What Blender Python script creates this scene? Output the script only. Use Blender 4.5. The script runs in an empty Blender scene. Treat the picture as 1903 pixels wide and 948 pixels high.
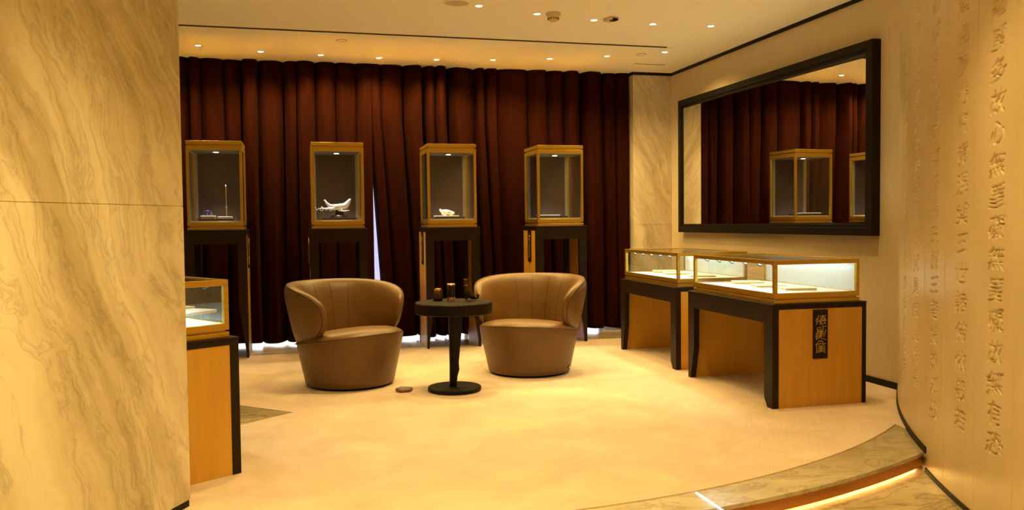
import bpy, bmesh, math, random
import numpy as np
from mathutils import Vector, Matrix
random.seed(7)
rng = np.random.default_rng(7)
S = bpy.context.scene
COL = S.collection
PI = math.pi
rad = math.radians

# ------------------------------------------------------------------ camera
F_PX, YAW, PITCH, ROLL, EYE = 1552.67, .25217, -.03909, -.010504, 1.2
f_ = Vector((math.sin(YAW)*math.cos(PITCH), math.cos(YAW)*math.cos(PITCH), math.sin(PITCH)))
r_ = Vector((math.cos(YAW), -math.sin(YAW), 0)); u_ = r_.cross(f_)
r2 = r_*math.cos(ROLL)+u_*math.sin(ROLL); u2 = -r_*math.sin(ROLL)+u_*math.cos(ROLL)
cd = bpy.data.cameras.new('camera'); cam = bpy.data.objects.new('camera', cd); COL.objects.link(cam)
cd.sensor_width = 36; cd.lens = 36*F_PX/1903; cd.clip_start = .02; cd.clip_end = 100
cam.matrix_world = Matrix(((r2.x, u2.x, -f_.x, 0), (r2.y, u2.y, -f_.y, 0), (r2.z, u2.z, -f_.z, EYE), (0, 0, 0, 1)))
S.camera = cam

# ------------------------------------------------------------------ world, exposure, light settings
W = bpy.data.worlds.new('world'); S.world = W; W.use_nodes = True
W.node_tree.nodes['Background'].inputs[0].default_value = (.80, .86, 1, 1)
W.node_tree.nodes['Background'].inputs[1].default_value = 3.8
S.view_settings.view_transform = 'Standard'; S.view_settings.look = 'None'
S.view_settings.exposure = 0.0; S.view_settings.gamma = 1.0; S.view_settings.use_curve_mapping = False
S.cycles.use_denoising = True
S.cycles.max_bounces = 10; S.cycles.diffuse_bounces = 5; S.cycles.transparent_max_bounces = 24
S.cycles.sample_clamp_indirect = 50.0; S.cycles.blur_glossy = 0.0; S.cycles.caustics_reflective = True
WARM = (1.0, .665, .215)
LED = (.66, .92, .94)
SPOT_W = 84.0            # ceiling downlights over the lounge
ROW_W = 80.0             # downlights along the curtain
FRONT_W = 106.0           # unseen shop-floor spots this side of the lounge, some added to brighten
CASE_W = 4.2             # strip light of a counter
PUCK_W = 42.0             # lamp of a tall display case
STEP_EMIT = 13.0

# ------------------------------------------------------------------ materials
MATS = {}
def new_mat(name):
    m = bpy.data.materials.new(name); m.use_nodes = True
    nt = m.node_tree; b = nt.nodes['Principled BSDF']
    MATS[name] = m
    return m, nt, b
def N(nt, t, **kw):
    n = nt.nodes.new(t)
    for k, v in kw.items():
        if k in n.inputs: n.inputs[k].default_value = v
        else: setattr(n, k, v)
    return n
def ramp(nt, stops):
    n = nt.nodes.new('ShaderNodeValToRGB'); e = n.color_ramp.elements
    while len(e) < len(stops): e.new(.5)
    for q, (p, c) in zip(e, stops): q.position = p; q.color = (*c, 1)
    return n
def coords(nt, scale=(1, 1, 1), rot=(0, 0, 0)):
    tc = nt.nodes.new('ShaderNodeTexCoord'); mp = nt.nodes.new('ShaderNodeMapping')
    mp.inputs['Scale'].default_value = scale; mp.inputs['Rotation'].default_value = rot
    nt.links.new(tc.outputs['Object'], mp.inputs['Vector'])
    return mp
def bump(nt, b, height_socket, strength=.2, dist=.01):
    bp = nt.nodes.new('ShaderNodeBump'); bp.inputs['Strength'].default_value = strength; bp.inputs['Distance'].default_value = dist
    nt.links.new(height_socket, bp.inputs['Height']); nt.links.new(bp.outputs['Normal'], b.inputs['Normal'])
def plain(name, col, rough=.5, metal=0, spec=.5, coat=0, noise=0, scale=(8, 8, 8), bmp=0):
    m, nt, b = new_mat(name)
    b.inputs['Base Color'].default_value = (*col, 1); b.inputs['Roughness'].default_value = rough
    b.inputs['Metallic'].default_value = metal; b.inputs['Specular IOR Level'].default_value = spec
    b.inputs['Coat Weight'].default_value = coat
    if noise or bmp:
        mp = coords(nt, scale); n = N(nt, 'ShaderNodeTexNoise', Scale=1.0, Detail=6.0, Roughness=.6)
        nt.links.new(mp.outputs[0], n.inputs['Vector'])
        if noise:
            r = ramp(nt, [(.3, tuple(c*(1-noise) for c in col)), (.7, tuple(min(1, c*(1+noise)) for c in col))])
            nt.links.new(n.outputs['Fac'], r.inputs[0]); nt.links.new(r.outputs[0], b.inputs['Base Color'])
        if bmp: bump(nt, b, n.outputs['Fac'], bmp, .004)
    return m
def emit(name, col, s):
    m, nt, b = new_mat(name)
    b.inputs['Base Color'].default_value = (.8, .8, .8, 1)
    b.inputs['Emission Color'].default_value = (*col, 1); b.inputs['Emission Strength'].default_value = s
    return m
def marble(name, light, mid, dark, rot, scale, rough=.22, coat=0, seed=0.0, stretch=5.0, contrast=(.38, .52, .66), veins=.55):
    """cream stone with stretched, warped veins; rot turns the vein direction in the object's own axes"""
    m, nt, b = new_mat(name); L = nt.links
    tc = nt.nodes.new('ShaderNodeTexCoord')
    mpr = nt.nodes.new('ShaderNodeMapping'); mpr.inputs['Rotation'].default_value = rot
    mpr.inputs['Location'].default_value = (seed, seed*.7, seed*1.3)
    L.new(tc.outputs['Object'], mpr.inputs['Vector'])
    w = N(nt, 'ShaderNodeTexNoise', Scale=2.2*scale, Detail=4.0, Roughness=.55); L.new(mpr.outputs[0], w.inputs['Vector'])
    sub = N(nt, 'ShaderNodeVectorMath', operation='MULTIPLY_ADD')
    L.new(w.outputs['Color'], sub.inputs[0]); sub.inputs[1].default_value = (.22/scale, .22/scale, .22/scale); L.new(mpr.outputs[0], sub.inputs[2])
    st = nt.nodes.new('ShaderNodeMapping'); st.inputs['Scale'].default_value = (scale*stretch, scale*stretch, scale)
    L.new(sub.outputs[0], st.inputs['Vector'])
    n1 = N(nt, 'ShaderNodeTexNoise', Scale=.55, Detail=7.0, Roughness=.62, Distortion=.5); L.new(st.outputs[0], n1.inputs['Vector'])
    r1 = ramp(nt, [(contrast[0], dark), (contrast[1], mid), (contrast[2], light)]); L.new(n1.outputs['Fac'], r1.inputs[0])
    n2 = N(nt, 'ShaderNodeTexNoise', Scale=1.5, Detail=9.0, Roughness=.66, Distortion=1.1); L.new(st.outputs[0], n2.inputs['Vector'])
    a = N(nt, 'ShaderNodeMath', operation='SUBTRACT'); a.inputs[1].default_value = .5; L.new(n2.outputs['Fac'], a.inputs[0])
    ab = N(nt, 'ShaderNodeMath', operation='ABSOLUTE'); L.new(a.outputs[0], ab.inputs[0])
    r2_ = ramp(nt, [(0.0, (veins,)*3), (.018, (1-(1-veins)*.3,)*3), (.05, (1, 1, 1))]); L.new(ab.outputs[0], r2_.inputs[0])
    mx = N(nt, 'ShaderNodeMixRGB', blend_type='MULTIPLY'); mx.inputs[0].default_value = 1
    L.new(r1.outputs[0], mx.inputs[1]); L.new(r2_.outputs[0], mx.inputs[2])
    L.new(mx.outputs[0], b.inputs['Base Color'])
    b.inputs['Roughness'].default_value = rough; b.inputs['Coat Weight'].default_value = coat; b.inputs['Coat Roughness'].default_value = .08
    return m
def wood(name, c1, c2, rough=.4, scale=(60, 60, 3), coat=0, spec=.5):
    m, nt, b = new_mat(name)
    mp = coords(nt, scale); n = N(nt, 'ShaderNodeTexNoise', Scale=1.0, Detail=5.0, Roughness=.6, Distortion=.3)
    nt.links.new(mp.outputs[0], n.inputs['Vector'])
    r = ramp(nt, [(.3, c1), (.7, c2)]); nt.links.new(n.outputs['Fac'], r.inputs[0]); nt.links.new(r.outputs[0], b.inputs['Base Color'])
    b.inputs['Roughness'].default_value = rough; b.inputs['Coat Weight'].default_value = coat; b.inputs['Specular IOR Level'].default_value = spec
    bump(nt, b, n.outputs['Fac'], .08, .002)
    return m

marble('cream_marble', (.82, .765, .60), (.69, .61, .44), (.48, .40, .245), (0, rad(-22), 0), .60, rough=.3, stretch=6.5, veins=.74, contrast=(.38, .48, .58))
marble('column_marble', (.76, .68, .52), (.62, .53, .37), (.44, .35, .22), (0, rad(26), 0), .8, rough=.3, seed=4.2, stretch=6.0, veins=.76)
marble('step_marble', (.66, .60, .46), (.54, .48, .34), (.40, .34, .22), (0, rad(90), rad(35)), .9, rough=.16, seed=2.0, stretch=2.4, veins=.7)
marble('floor_marble', (.74, .66, .48), (.60, .51, .33), (.40, .32, .19), (0, rad(90), rad(5)), 1.0, rough=.16, seed=7.7, stretch=3.0)
plain('ceiling_paint', (.89, .85, .68), .75, spec=.2)
plain('shop_paint', (.62, .56, .44), .8, spec=.2)
plain('black_trim', (.009, .0065, .0045), .5, spec=.18)
plain('shadow_gap', (.05, .035, .02), .8)
m, nt, b = new_mat('wallpaper')          # straw-like vertical fibres
mp = coords(nt, (30, 160, 9)); n = N(nt, 'ShaderNodeTexNoise', Scale=1.0, Detail=5.0, Roughness=.7); nt.links.new(mp.outputs[0], n.inputs['Vector'])
r = ramp(nt, [(.25, (.56, .46, .29)), (.75, (.72, .61, .41))]); nt.links.new(n.outputs['Fac'], r.inputs[0]); nt.links.new(r.outputs[0], b.inputs['Base Color'])
b.inputs['Roughness'].default_value = .7; bump(nt, b, n.outputs['Fac'], .25, .004)
m, nt, b = new_mat('honed_stone')        # engraved wall
mp = coords(nt, (2.2, 2.2, 1.2)); n = N(nt, 'ShaderNodeTexNoise', Scale=1.5, Detail=6.0, Roughness=.6); nt.links.new(mp.outputs[0], n.inputs['Vector'])
r = ramp(nt, [(.3, (.60, .49, .30)), (.7, (.70, .58, .37))]); nt.links.new(n.outputs['Fac'], r.inputs[0]); nt.links.new(r.outputs[0], b.inputs['Base Color'])
b.inputs['Roughness'].default_value = .34; b.inputs['Specular IOR Level'].default_value = .45
m, nt, b = new_mat('carpet')             # cut pile with fine diagonal ribs and brushed patches
mp = coords(nt, (1, 1, 1)); L = nt.links
wv = N(nt, 'ShaderNodeTexWave', wave_type='BANDS', bands_direction='X', Scale=25.0, Distortion=.5, Detail=1.0)
mp2 = coords(nt, (1, 1, 1), (0, 0, rad(32))); L.new(mp2.outputs[0], wv.inputs['Vector'])
n1 = N(nt, 'ShaderNodeTexNoise', Scale=2.6, Detail=7.0, Roughness=.62, Distortion=.6); L.new(mp.outputs[0], n1.inputs['Vector'])
n2 = N(nt, 'ShaderNodeTexNoise', Scale=260.0, Detail=2.0); L.new(mp.outputs[0], n2.inputs['Vector'])
r = ramp(nt, [(.3, (.60, .475, .375)), (.60, (.72, .585, .47)), (.74, (.80, .69, .57))]); L.new(n1.outputs['Fac'], r.inputs[0])
r3 = ramp(nt, [(0, (.88,)*3), (.5, (1, 1, 1))]); L.new(wv.outputs['Fac'], r3.inputs[0])
mx = N(nt, 'ShaderNodeMixRGB', blend_type='MULTIPLY'); mx.inputs[0].default_value = .6; L.new(r.outputs[0], mx.inputs[1]); L.new(r3.outputs[0], mx.inputs[2])
L.new(mx.outputs[0], b.inputs['Base Color']); b.inputs['Roughness'].default_value = .95; b.inputs['Specular IOR Level'].default_value = .1
b.inputs['Sheen Weight'].default_value = .15
ad = N(nt, 'ShaderNodeMath', operation='ADD'); L.new(wv.outputs['Fac'], ad.inputs[0]); L.new(n2.outputs['Fac'], ad.inputs[1]); bump(nt, b, ad.outputs[0], .35, .004)
wood('dark_wood', (.0140, .0070, .0028), (.0205, .0108, .0048), .45, (90, 90, 5), spec=.22)
wood('wenge', (.0055, .0032, .0017), (.009, .0054, .003), .45, (70, 70, 6), spec=.16)
wood('veneer', (.60, .325, .034), (.67, .37, .044), .45, (25, 25, 2.2))
wood('step_wood', (.44, .17, .035), (.56, .235, .055), .5, (3, 3, 30))
plain('polished_bronze', (.90, .60, .15), .20, metal=1)
plain('bronze_frame', (.60, .38, .055), .32, metal=.8, noise=.10, scale=(3, 3, 60))
plain('grey_liner', (.20, .19, .165), .6)
plain('case_ceiling', (.13, .105, .075), .7)
plain('case_fabric', (.044, .0205, .009), .85, noise=.12, scale=(6, 6, 6))
plain('white_board', (.66, .67, .66), .6)
plain('card_white', (.86, .86, .82), .6)
plain('card_gold', (.62, .44, .09), .5)
plain('lamp_black', (.02, .025, .025), .35, metal=.3)
plain('chrome', (.75, .76, .74), .2, metal=1)
plain('velvet', (.0205, .0036, .0011), .9, spec=.04, noise=.22, scale=(20, 20, 3), bmp=.1)
MATS['velvet'].node_tree.nodes['Principled BSDF'].inputs['Sheen Weight'].default_value = .012
MATS['velvet'].node_tree.nodes['Principled BSDF'].inputs['Sheen Tint'].default_value = (.75, .30, .18, 1)
m, nt, b = new_mat('sheer')
b.inputs['Base Color'].default_value = (.85, .80, .88, 1); b.inputs['Roughness'].default_value = .8
tr = N(nt, 'ShaderNodeBsdfTranslucent'); tr.inputs['Color'].default_value = (.85, .80, .90, 1)
ms = N(nt, 'ShaderNodeMixShader'); ms.inputs[0].default_value = .6
nt.links.new(b.outputs[0], ms.inputs[1]); nt.links.new(tr.outputs[0], ms.inputs[2]); nt.links.new(ms.outputs[0], nt.nodes['Material Output'].inputs['Surface'])
m, nt, b = new_mat('leather')
mp = coords(nt, (3, 3, 3)); n = N(nt, 'ShaderNodeTexNoise', Scale=1.6, Detail=6.0, Roughness=.6); nt.links.new(mp.outputs[0], n.inputs['Vector'])
r = ramp(nt, [(.3, (.122, .060, .0125)), (.7, (.165, .083, .018))]); nt.links.new(n.outputs['Fac'], r.inputs[0]); nt.links.new(r.outputs[0], b.inputs['Base Color'])
vo = N(nt, 'ShaderNodeTexVoronoi', Scale=130.0); nt.links.new(mp.outputs[0], vo.inputs['Vector'])
b.inputs['Roughness'].default_value = .42; b.inputs['Specular IOR Level'].default_value = .5; bump(nt, b, vo.outputs['Distance'], .12, .002)
plain('leather_seam', (.055, .024, .007), .6)
plain('leather_piping', (.085, .040, .010), .5)
m, nt, b = new_mat('glass')
nt.nodes.remove(b); tp = N(nt, 'ShaderNodeBsdfTransparent'); tp.inputs['Color'].default_value = (.97, .985, .97, 1)
gl = N(nt, 'ShaderNodeBsdfGlossy', Roughness=0.02); lw = N(nt, 'ShaderNodeLayerWeight', Blend=.5)
p5 = N(nt, 'ShaderNodeMath', operation='POWER'); p5.inputs[1].default_value = 3.8; nt.links.new(lw.outputs['Facing'], p5.inputs[0])
fr = N(nt, 'ShaderNodeMath', operation='MULTIPLY_ADD'); fr.inputs[1].default_value = .90; fr.inputs[2].default_value = .035; nt.links.new(p5.outputs[0], fr.inputs[0])
ms = N(nt, 'ShaderNodeMixShader'); nt.links.new(fr.outputs[0], ms.inputs[0]); nt.links.new(tp.outputs[0], ms.inputs[1]); nt.links.new(gl.outputs[0], ms.inputs[2])
nt.links.new(ms.outputs[0], nt.nodes['Material Output'].inputs['Surface'])
plain('mirror_silver', (.86, .86, .84), .005, metal=1)
plain('silver', (.86, .84, .80), .28, metal=.6)
plain('ivory', (.84, .78, .62), .35, spec=.6)
plain('gold', (.80, .58, .20), .3, metal=1)
plain('copper', (.70, .36, .15), .25, metal=1)
plain('brown_glass', (.022, .009, .005), .08, spec=.6)
plain('bronze_dark', (.10, .058, .022), .26, metal=.9)
plain('burgundy_lacquer', (.10, .020, .018), .25)
plain('blue_mineral', (.022, .018, .075), .10, metal=.3, spec=.8)
plain('agate', (.27, .25, .27), .3, noise=.15, scale=(30, 30, 30))
plain('agate_rim', (.17, .055, .012), .4)
plain('badge_cream', (.80, .72, .52), .4)
plain('sensor_plastic', (.62, .50, .30), .5)
emit('lamp_glow', (1.0, .90, .72), 14)
emit('puck_glow', (1.0, .97, .90), 16)
emit('led_case', LED, 2.2)
emit('led_step', (1.0, .70, .20), STEP_EMIT)
emit('streak_white', (.86, .88, 1.0), 7.0)

# ------------------------------------------------------------------ mesh helpers
def bx(bm, c, s, rz=0.0, rot=None):
    M = Matrix.Translation(c) @ (rot if rot is not None else Matrix.Rotation(rz, 4, 'Z')) @ Matrix.Diagonal((s[0], s[1], s[2], 1))
    bmesh.ops.create_cube(bm, size=1, matrix=M)
def box(x0, x1, y0, y1, z0, z1, bm=None):
    bm = bm or bmesh.new(); bx(bm, ((x0+x1)/2, (y0+y1)/2, (z0+z1)/2), (x1-x0, y1-y0, z1-z0)); return bm
def prism(pts, z0, z1, bm=None):
    """polygon (x, y) extruded from z0 to z1"""
    bm = bm or bmesh.new(); n = len(pts)
    lo = [bm.verts.new((p[0], p[1], z0)) for p in pts]; hi = [bm.verts.new((p[0], p[1], z1)) for p in pts]
    bm.faces.new(lo[::-1]); bm.faces.new(hi)
    for i in range(n): bm.faces.new((lo[i], lo[(i+1) % n], hi[(i+1) % n], hi[i]))
    return bm
def slab(pts, axis, a0, a1, bm=None):
    """polygon in the plane across `axis` ('x': (y, z), 'y': (x, z)), extruded along it"""
    bm = bm or bmesh.new(); n = len(pts)
    mk = (lambda p, a: (a, p[0], p[1])) if axis == 'x' else (lambda p, a: (p[0], a, p[1]))
    lo = [bm.verts.new(mk(p, a0)) for p in pts]; hi = [bm.verts.new(mk(p, a1)) for p in pts]
    bm.faces.new(lo); bm.faces.new(hi[::-1])
    for i in range(n): bm.faces.new((lo[i], hi[i], hi[(i+1) % n], lo[(i+1) % n]))
    bmesh.ops.recalc_face_normals(bm, faces=bm.faces)
    return bm
def lathe(prof, seg=48, bm=None, c=(0, 0, 0)):
    bm = bm or bmesh.new(); rings = []
    for r, z in prof:
        if r < 1e-6: rings.append([bm.verts.new((c[0], c[1], c[2]+z))])
        else: rings.append([bm.verts.new((c[0]+r*math.cos(2*PI*i/seg), c[1]+r*math.sin(2*PI*i/seg), c[2]+z)) for i in range(seg)])
    for a, b_ in zip(rings, rings[1:]):
        for i in range(seg):
            j = (i+1) % seg
            if len(a) == 1 and len(b_) == 1: continue
            if len(a) == 1: bm.faces.new((a[0], b_[j], b_[i]))
            elif len(b_) == 1: bm.faces.new((a[i], a[j], b_[0]))
            else: bm.faces.new((a[i], a[j], b_[j], b_[i]))
    bmesh.ops.recalc_face_normals(bm, faces=bm.faces)
    return bm
def tube(pts, r, seg=8, bm=None, closed=False):
    bm = bm or bmesh.new(); P = [Vector(p) for p in pts]; n = len(P); rings = []; up = None
    for i, p in enumerate(P):
        a = P[i-1] if (i or closed) else P[i]; c = P[(i+1) % n] if (i < n-1 or closed) else P[i]
        t = (c-a).normalized() if (c-a).length > 1e-9 else Vector((0, 0, 1))
        if up is None: up = t.orthogonal().normalized()
        up = (up - t*up.dot(t)); up = up.normalized() if up.length > 1e-6 else t.orthogonal().normalized()
        s = t.cross(up); rr = r[i] if isinstance(r, (list, tuple)) else r
        rings.append([bm.verts.new(p + (up*math.cos(2*PI*k/seg)+s*math.sin(2*PI*k/seg))*rr) for k in range(seg)])
    m_ = n if closed else n-1
    for i in range(m_):
        A, B = rings[i], rings[(i+1) % n]
        for k in range(seg): bm.faces.new((A[k], A[(k+1) % seg], B[(k+1) % seg], B[k]))
    if not closed: bm.faces.new(rings[0][::-1]); bm.faces.new(rings[-1])
    bmesh.ops.recalc_face_normals(bm, faces=bm.faces)
    return bm
def obj(name, bm, mat, parent=None, bevel=0.0, smooth=False, label=None, seg=2):
    me = bpy.data.meshes.new(name); bm.to_mesh(me); bm.free()
    if mat: me.materials.append(MATS[mat])
    if smooth or bevel:
        me.polygons.foreach_set('use_smooth', [True]*len(me.polygons))
        me.set_sharp_from_angle(angle=rad(38))
    o = bpy.data.objects.new(name, me); COL.objects.link(o); o.parent = parent
    if bevel:
        md = o.modifiers.new('edge', 'BEVEL'); md.width = bevel; md.segments = seg; md.limit_method = 'ANGLE'; md.angle_limit = rad(40); md.harden_normals = True
    if label: o['label'] = label
    return o
def skin(name, joints, edges, mat, parent=None, sub=2, loc=(0, 0, 0)):
    me = bpy.data.meshes.new(name); me.from_pydata([Vector(j[:3])+Vector(loc) for j in joints], edges, [])
    me.materials.append(MATS[mat])
    o = bpy.data.objects.new(name, me); COL.objects.link(o); o.parent = parent
    md = o.modifiers.new('skin', 'SKIN'); md.use_smooth_shade = True
    for v, j in zip(me.skin_vertices[0].data, joints): v.radius = (j[3], j[3])
    me.skin_vertices[0].data[0].use_root = True
    s = o.modifiers.new('sub', 'SUBSURF'); s.levels = s.render_levels = sub
    return o
def tag(o, label, cat, group=None):
    o['label'] = label; o['category'] = cat
    if group: o['group'] = group
    return o
def thing(name, label, cat, loc=(0, 0, 0), rz=0.0, group=None):
    o = bpy.data.objects.new(name, None); COL.objects.link(o); o.empty_display_size = .1
    o.location = loc; o.rotation_euler = (0, 0, rz)
    return tag(o, label, cat, group)
def struct(name, bm, mat, smooth=False, bevel=0.0):
    o = obj(name, bm, mat, None, bevel, smooth); o['kind'] = 'structure'; return o
def dup(root, loc, rz, label, group=None):
    r = root.copy(); COL.objects.link(r); r.location = loc; r.rotation_euler = (0, 0, rz); r['label'] = label
    if group: r['group'] = group
    for ch in list(root.children):
        c = ch.copy(); COL.objects.link(c); c.parent = r
        for g in list(ch.children):
            d = g.copy(); COL.objects.link(d); d.parent = c
    return r
def lamp(name, kind, loc, energy, col, parent=None, size=.04, target=None, **kw):
    ld = bpy.data.lights.new(name, kind); ld.energy = energy; ld.color = col
    if kind == 'AREA':
        ld.shape = kw.pop('shape', 'RECTANGLE'); ld.size = size; ld.size_y = kw.pop('size_y', size)
    else: ld.shadow_soft_size = size
    for k, v in kw.items(): setattr(ld, k, v)
    o = bpy.data.objects.new(name, ld); COL.objects.link(o); o.location = loc; o.parent = parent
    if target is not None: o.rotation_euler = (Vector(target)-Vector(loc)).to_track_quat('-Z', 'Y').to_euler()
    return o

# ------------------------------------------------------------------ room shell
CEIL, STEP = 2.83, .10
WC, WR = (8.99, .481), 6.653          # plan circle of the engraved wall
PC, PR = (.847, 8.155), 5.085         # plan circle of the step's edge
CC, CR = (.811, 7.442), 4.184         # plan circle of the carpet's edge
def wpt(a, off=0.0):
    a = rad(a); return (WC[0]+(WR+off)*math.cos(a), WC[1]+(WR+off)*math.sin(a))
def arc(c, R, x0, x1, n=60):
    return [(x, c[1]-math.sqrt(R*R-(x-c[0])**2)) for x in np.linspace(x0, x1, n)]
struct('floor', box(-2.4, 4.3, -3.1, 9.2, -.16, -STEP), 'floor_marble')
wall_line = [wpt(a) for a in np.linspace(152.6, 137.8, 24)]
plat = arc(PC, PR, -2.3, 3.10, 80) + wall_line + [(4.10, 4.95), (4.10, 9.0), (-2.3, 9.0)]
struct('floor_platform', prism(plat, -.024, -.006), 'step_marble')
struct('trim_1', prism([(x, y) for x, y in arc(PC, PR-.012, -2.3, 3.105, 80)] + arc(PC, PR-.05, -2.3, 3.12, 80)[::-1], -.082, -.024), 'step_wood')
struct('trim_2', prism(arc(PC, PR-.045, -2.3, 3.105, 80) + arc(PC, PR-.08, -2.3, 3.12, 80)[::-1], -STEP, -.082), 'step_wood')
back_strip = box(-2.3, 3.6, 8.0, 9.0, -.006, -.0045)
struct('floor_border', back_strip, 'floor_marble')
notch = [(-2.3, 3.75), (-1.2, 4.53), (-.042, 5.485), (-1.25, 6.62), (-2.3, 6.62)]
carpet = arc(CC, CR, -2.3, 3.36, 80) + [wpt(a) for a in np.linspace(148.0, 137.8, 14)] + [(4.06, 4.96), (4.06, 8.0), (-2.3, 8.0)] + notch[::-1]
tag(obj('carpet', prism(carpet, -.006, 0.0), 'carpet'), 'cream carpet with fine diagonal ribs under the two armchairs', 'carpet')
struct('floor_inlay', prism(notch[1:4], -.006, -.004), 'floor_marble')
struct('ceiling', box(-2.4, 4.3, -3.1, 9.2, CEIL, CEIL+.08), 'ceiling_paint')
struct('wall_left', box(-2.4, -2.3, -3.0, 9.2, -.1, CEIL), 'shop_paint')
struct('wall_front', box(-2.4, 4.3, -3.1, -3.0, -.1, CEIL), 'shop_paint')
struct('wall_right', box(4.06, 4.2, 4.90, 9.2, -.1, CEIL), 'wallpaper')
# window wall behind the curtains
bm = box(-2.4, 4.2, 9.0, 9.12, 2.62, CEIL); box(-2.4, -1.5, 9.0, 9.12, -.1, 2.62, bm); box(3.40, 4.2, 9.0, 9.12, -.1, 2.62, bm)
struct('wall_back', bm, 'shop_paint')
w = bpy.data.objects.new('window_1', None); COL.objects.link(w); w['kind'] = 'structure'
bm = bmesh.new()
for x in (-1.48, .18, 1.80, 3.38): box(x-.02, x+.02, 9.03, 9.08, -.006, 2.62, bm)
box(-1.5, 3.40, 9.03, 9.08, 2.58, 2.62, bm)
obj('window_frame', bm, 'lamp_black', w); obj('window_pane', box(-1.5, 3.40, 9.05, 9.056, 0, 2.6), 'glass', w)
# marble column in the far corner: face towards the room and a narrow return
bm = box(3.60, 4.06, 8.588, 9.0, 1.162, CEIL); box(3.60, 4.06, 8.588, 9.0, -.006, 1.159, bm)
box(3.604, 4.06, 8.592, 8.99, 1.15, 1.17, bm)
struct('column_marble', bm, 'column_marble')
# near pillar: its wide face is turned about 63 degrees; local x runs along that face
pil = [(0, 0), (1.45, 0), (1.45, 1.2), (.1, 1.9), (-.0, .0)]
A = Vector((-.462, 3.772)); d_ = Vector((-.4335, -.8345)).normalized(); n_ = Vector((-d_.y, d_.x))   # n_: to the room
def pillar(z0, z1, ins=0.0, bm=None):
    P = [A + d_*0, A + d_*1.45, Vector((-2.25, 2.5)), Vector((-2.25, 3.772))]
    c = sum(P, Vector((0, 0)))/4
    P = [p + (c-p).normalized()*ins for p in P]
    ang = math.atan2(d_.y, d_.x)
    R = Matrix.Rotation(-ang, 2)
    return prism([tuple(R @ (p-A)) for p in P][::-1], z0, z1, bm)
bm = pillar(1.2845, CEIL); pillar(.03, 1.2815, 0, bm); pillar(1.27, 1.30, .004, bm)
p_ = struct('column_pillar', bm, 'cream_marble'); p_.location = (A.x, A.y, 0); p_.rotation_euler = (0, 0, math.atan2(d_.y, d_.x))
q_ = struct('baseboard_pillar', pillar(.0005, .032, .006), 'black_trim'); q_.location = p_.location; q_.rotation_euler = p_.rotation_euler
# dark trims along the right wall and the column
struct('baseboard_right', box(4.045, 4.06, 4.95, 8.588, 0, .045), 'black_trim')
bm = box(4.045, 4.06, 4.95, 8.588, CEIL-.03, CEIL); box(3.60, 4.06, 8.574, 8.588, CEIL-.03, CEIL, bm); box(3.586, 3.60, 8.574, 8.8, CEIL-.03, CEIL, bm)
struct('trim_3', bm, 'black_trim')

# ------------------------------------------------------------------ engraved curved wall
def glyph_mask(ch, n=96):
    c = bpy.data.curves.new('g', 'FONT'); c.body = ch; o = bpy.data.objects.new('g', c); COL.objects.link(o)
    bpy.context.view_layer.update()
    me = o.evaluated_get(bpy.context.evaluated_depsgraph_get()).to_mesh(); me.calc_loop_triangles()
    V = np.array([v.co[:2] for v in me.vertices]); T = np.array([t.vertices[:] for t in me.loop_triangles])
    M = np.zeros((n, n), bool)
    if len(V):
        lo, hi = V.min(0), V.max(0); c0 = (lo+hi)/2; s = 1.0/max(.9, (hi-lo).max())
        V = ((V-c0)*s+.5)*(n-8)+4
        for t in T:
            a, b_, d = V[t]; x0, y0 = np.floor(np.minimum(np.minimum(a, b_), d)).astype(int); x1, y1 = np.ceil(np.maximum(np.maximum(a, b_), d)).astype(int)
            gx, gy = np.meshgrid(np.arange(max(0, x0), min(n, x1+1)), np.arange(max(0, y0), min(n, y1+1)))
            e = lambda p, q: (q[0]-p[0])*(gy-p[1])-(q[1]-p[1])*(gx-p[0])
            w0, w1, w2 = e(a, b_), e(b_, d), e(d, a)
            M[gy, gx] |= ((w0 >= -.5) & (w1 >= -.5) & (w2 >= -.5)) | ((w0 <= .5) & (w1 <= .5) & (w2 <= .5))
    o.to_mesh_clear() if hasattr(o, 'to_mesh_clear') else None
    bpy.data.objects.remove(o); bpy.data.curves.remove(c)
    D = M.astype(float)
    for _ in range(2):                     # soften the walls of the cut
        D = (D + np.roll(D, 1, 0) + np.roll(D, -1, 0) + np.roll(D, 1, 1) + np.roll(D, -1, 1))/5
    return D
COLUMNS = [(159.62, '依般若波羅蜜多故心無罣礙無罣礙故無有恐', .268, .1272, .104, .0120),
           (156.62, '怖遠離顛倒夢想究竟涅槃三世諸佛依般若', .287, .1330, .104, .0110),
           (153.32, '波羅蜜多故得阿耨多羅三藐三菩提故知般', .245, .1250, .100, .0095),
           (149.95, '若波羅蜜多是大神咒是大明咒是無上咒是', .330, .1250, .100, .0095),
           (146.55, '無等等咒能除一切苦真實不虛故說般若', .330, .1250, .100, .0095)]
SEAMS = [160.93, 157.99, 154.79, 151.78, 148.59, 144.16]
a0, a1 = 165.0, 143.0
NZ = 980
AA = np.concatenate([np.linspace(a0, 158, 330)[:-1], np.linspace(158, 155, 118)[:-1], np.linspace(155, a1, 290)]); NA = len(AA); ZZ = np.linspace(-.1, CEIL, NZ)
depth = np.zeros((NZ, NA))
arcpos = np.radians(AA)*WR
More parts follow.
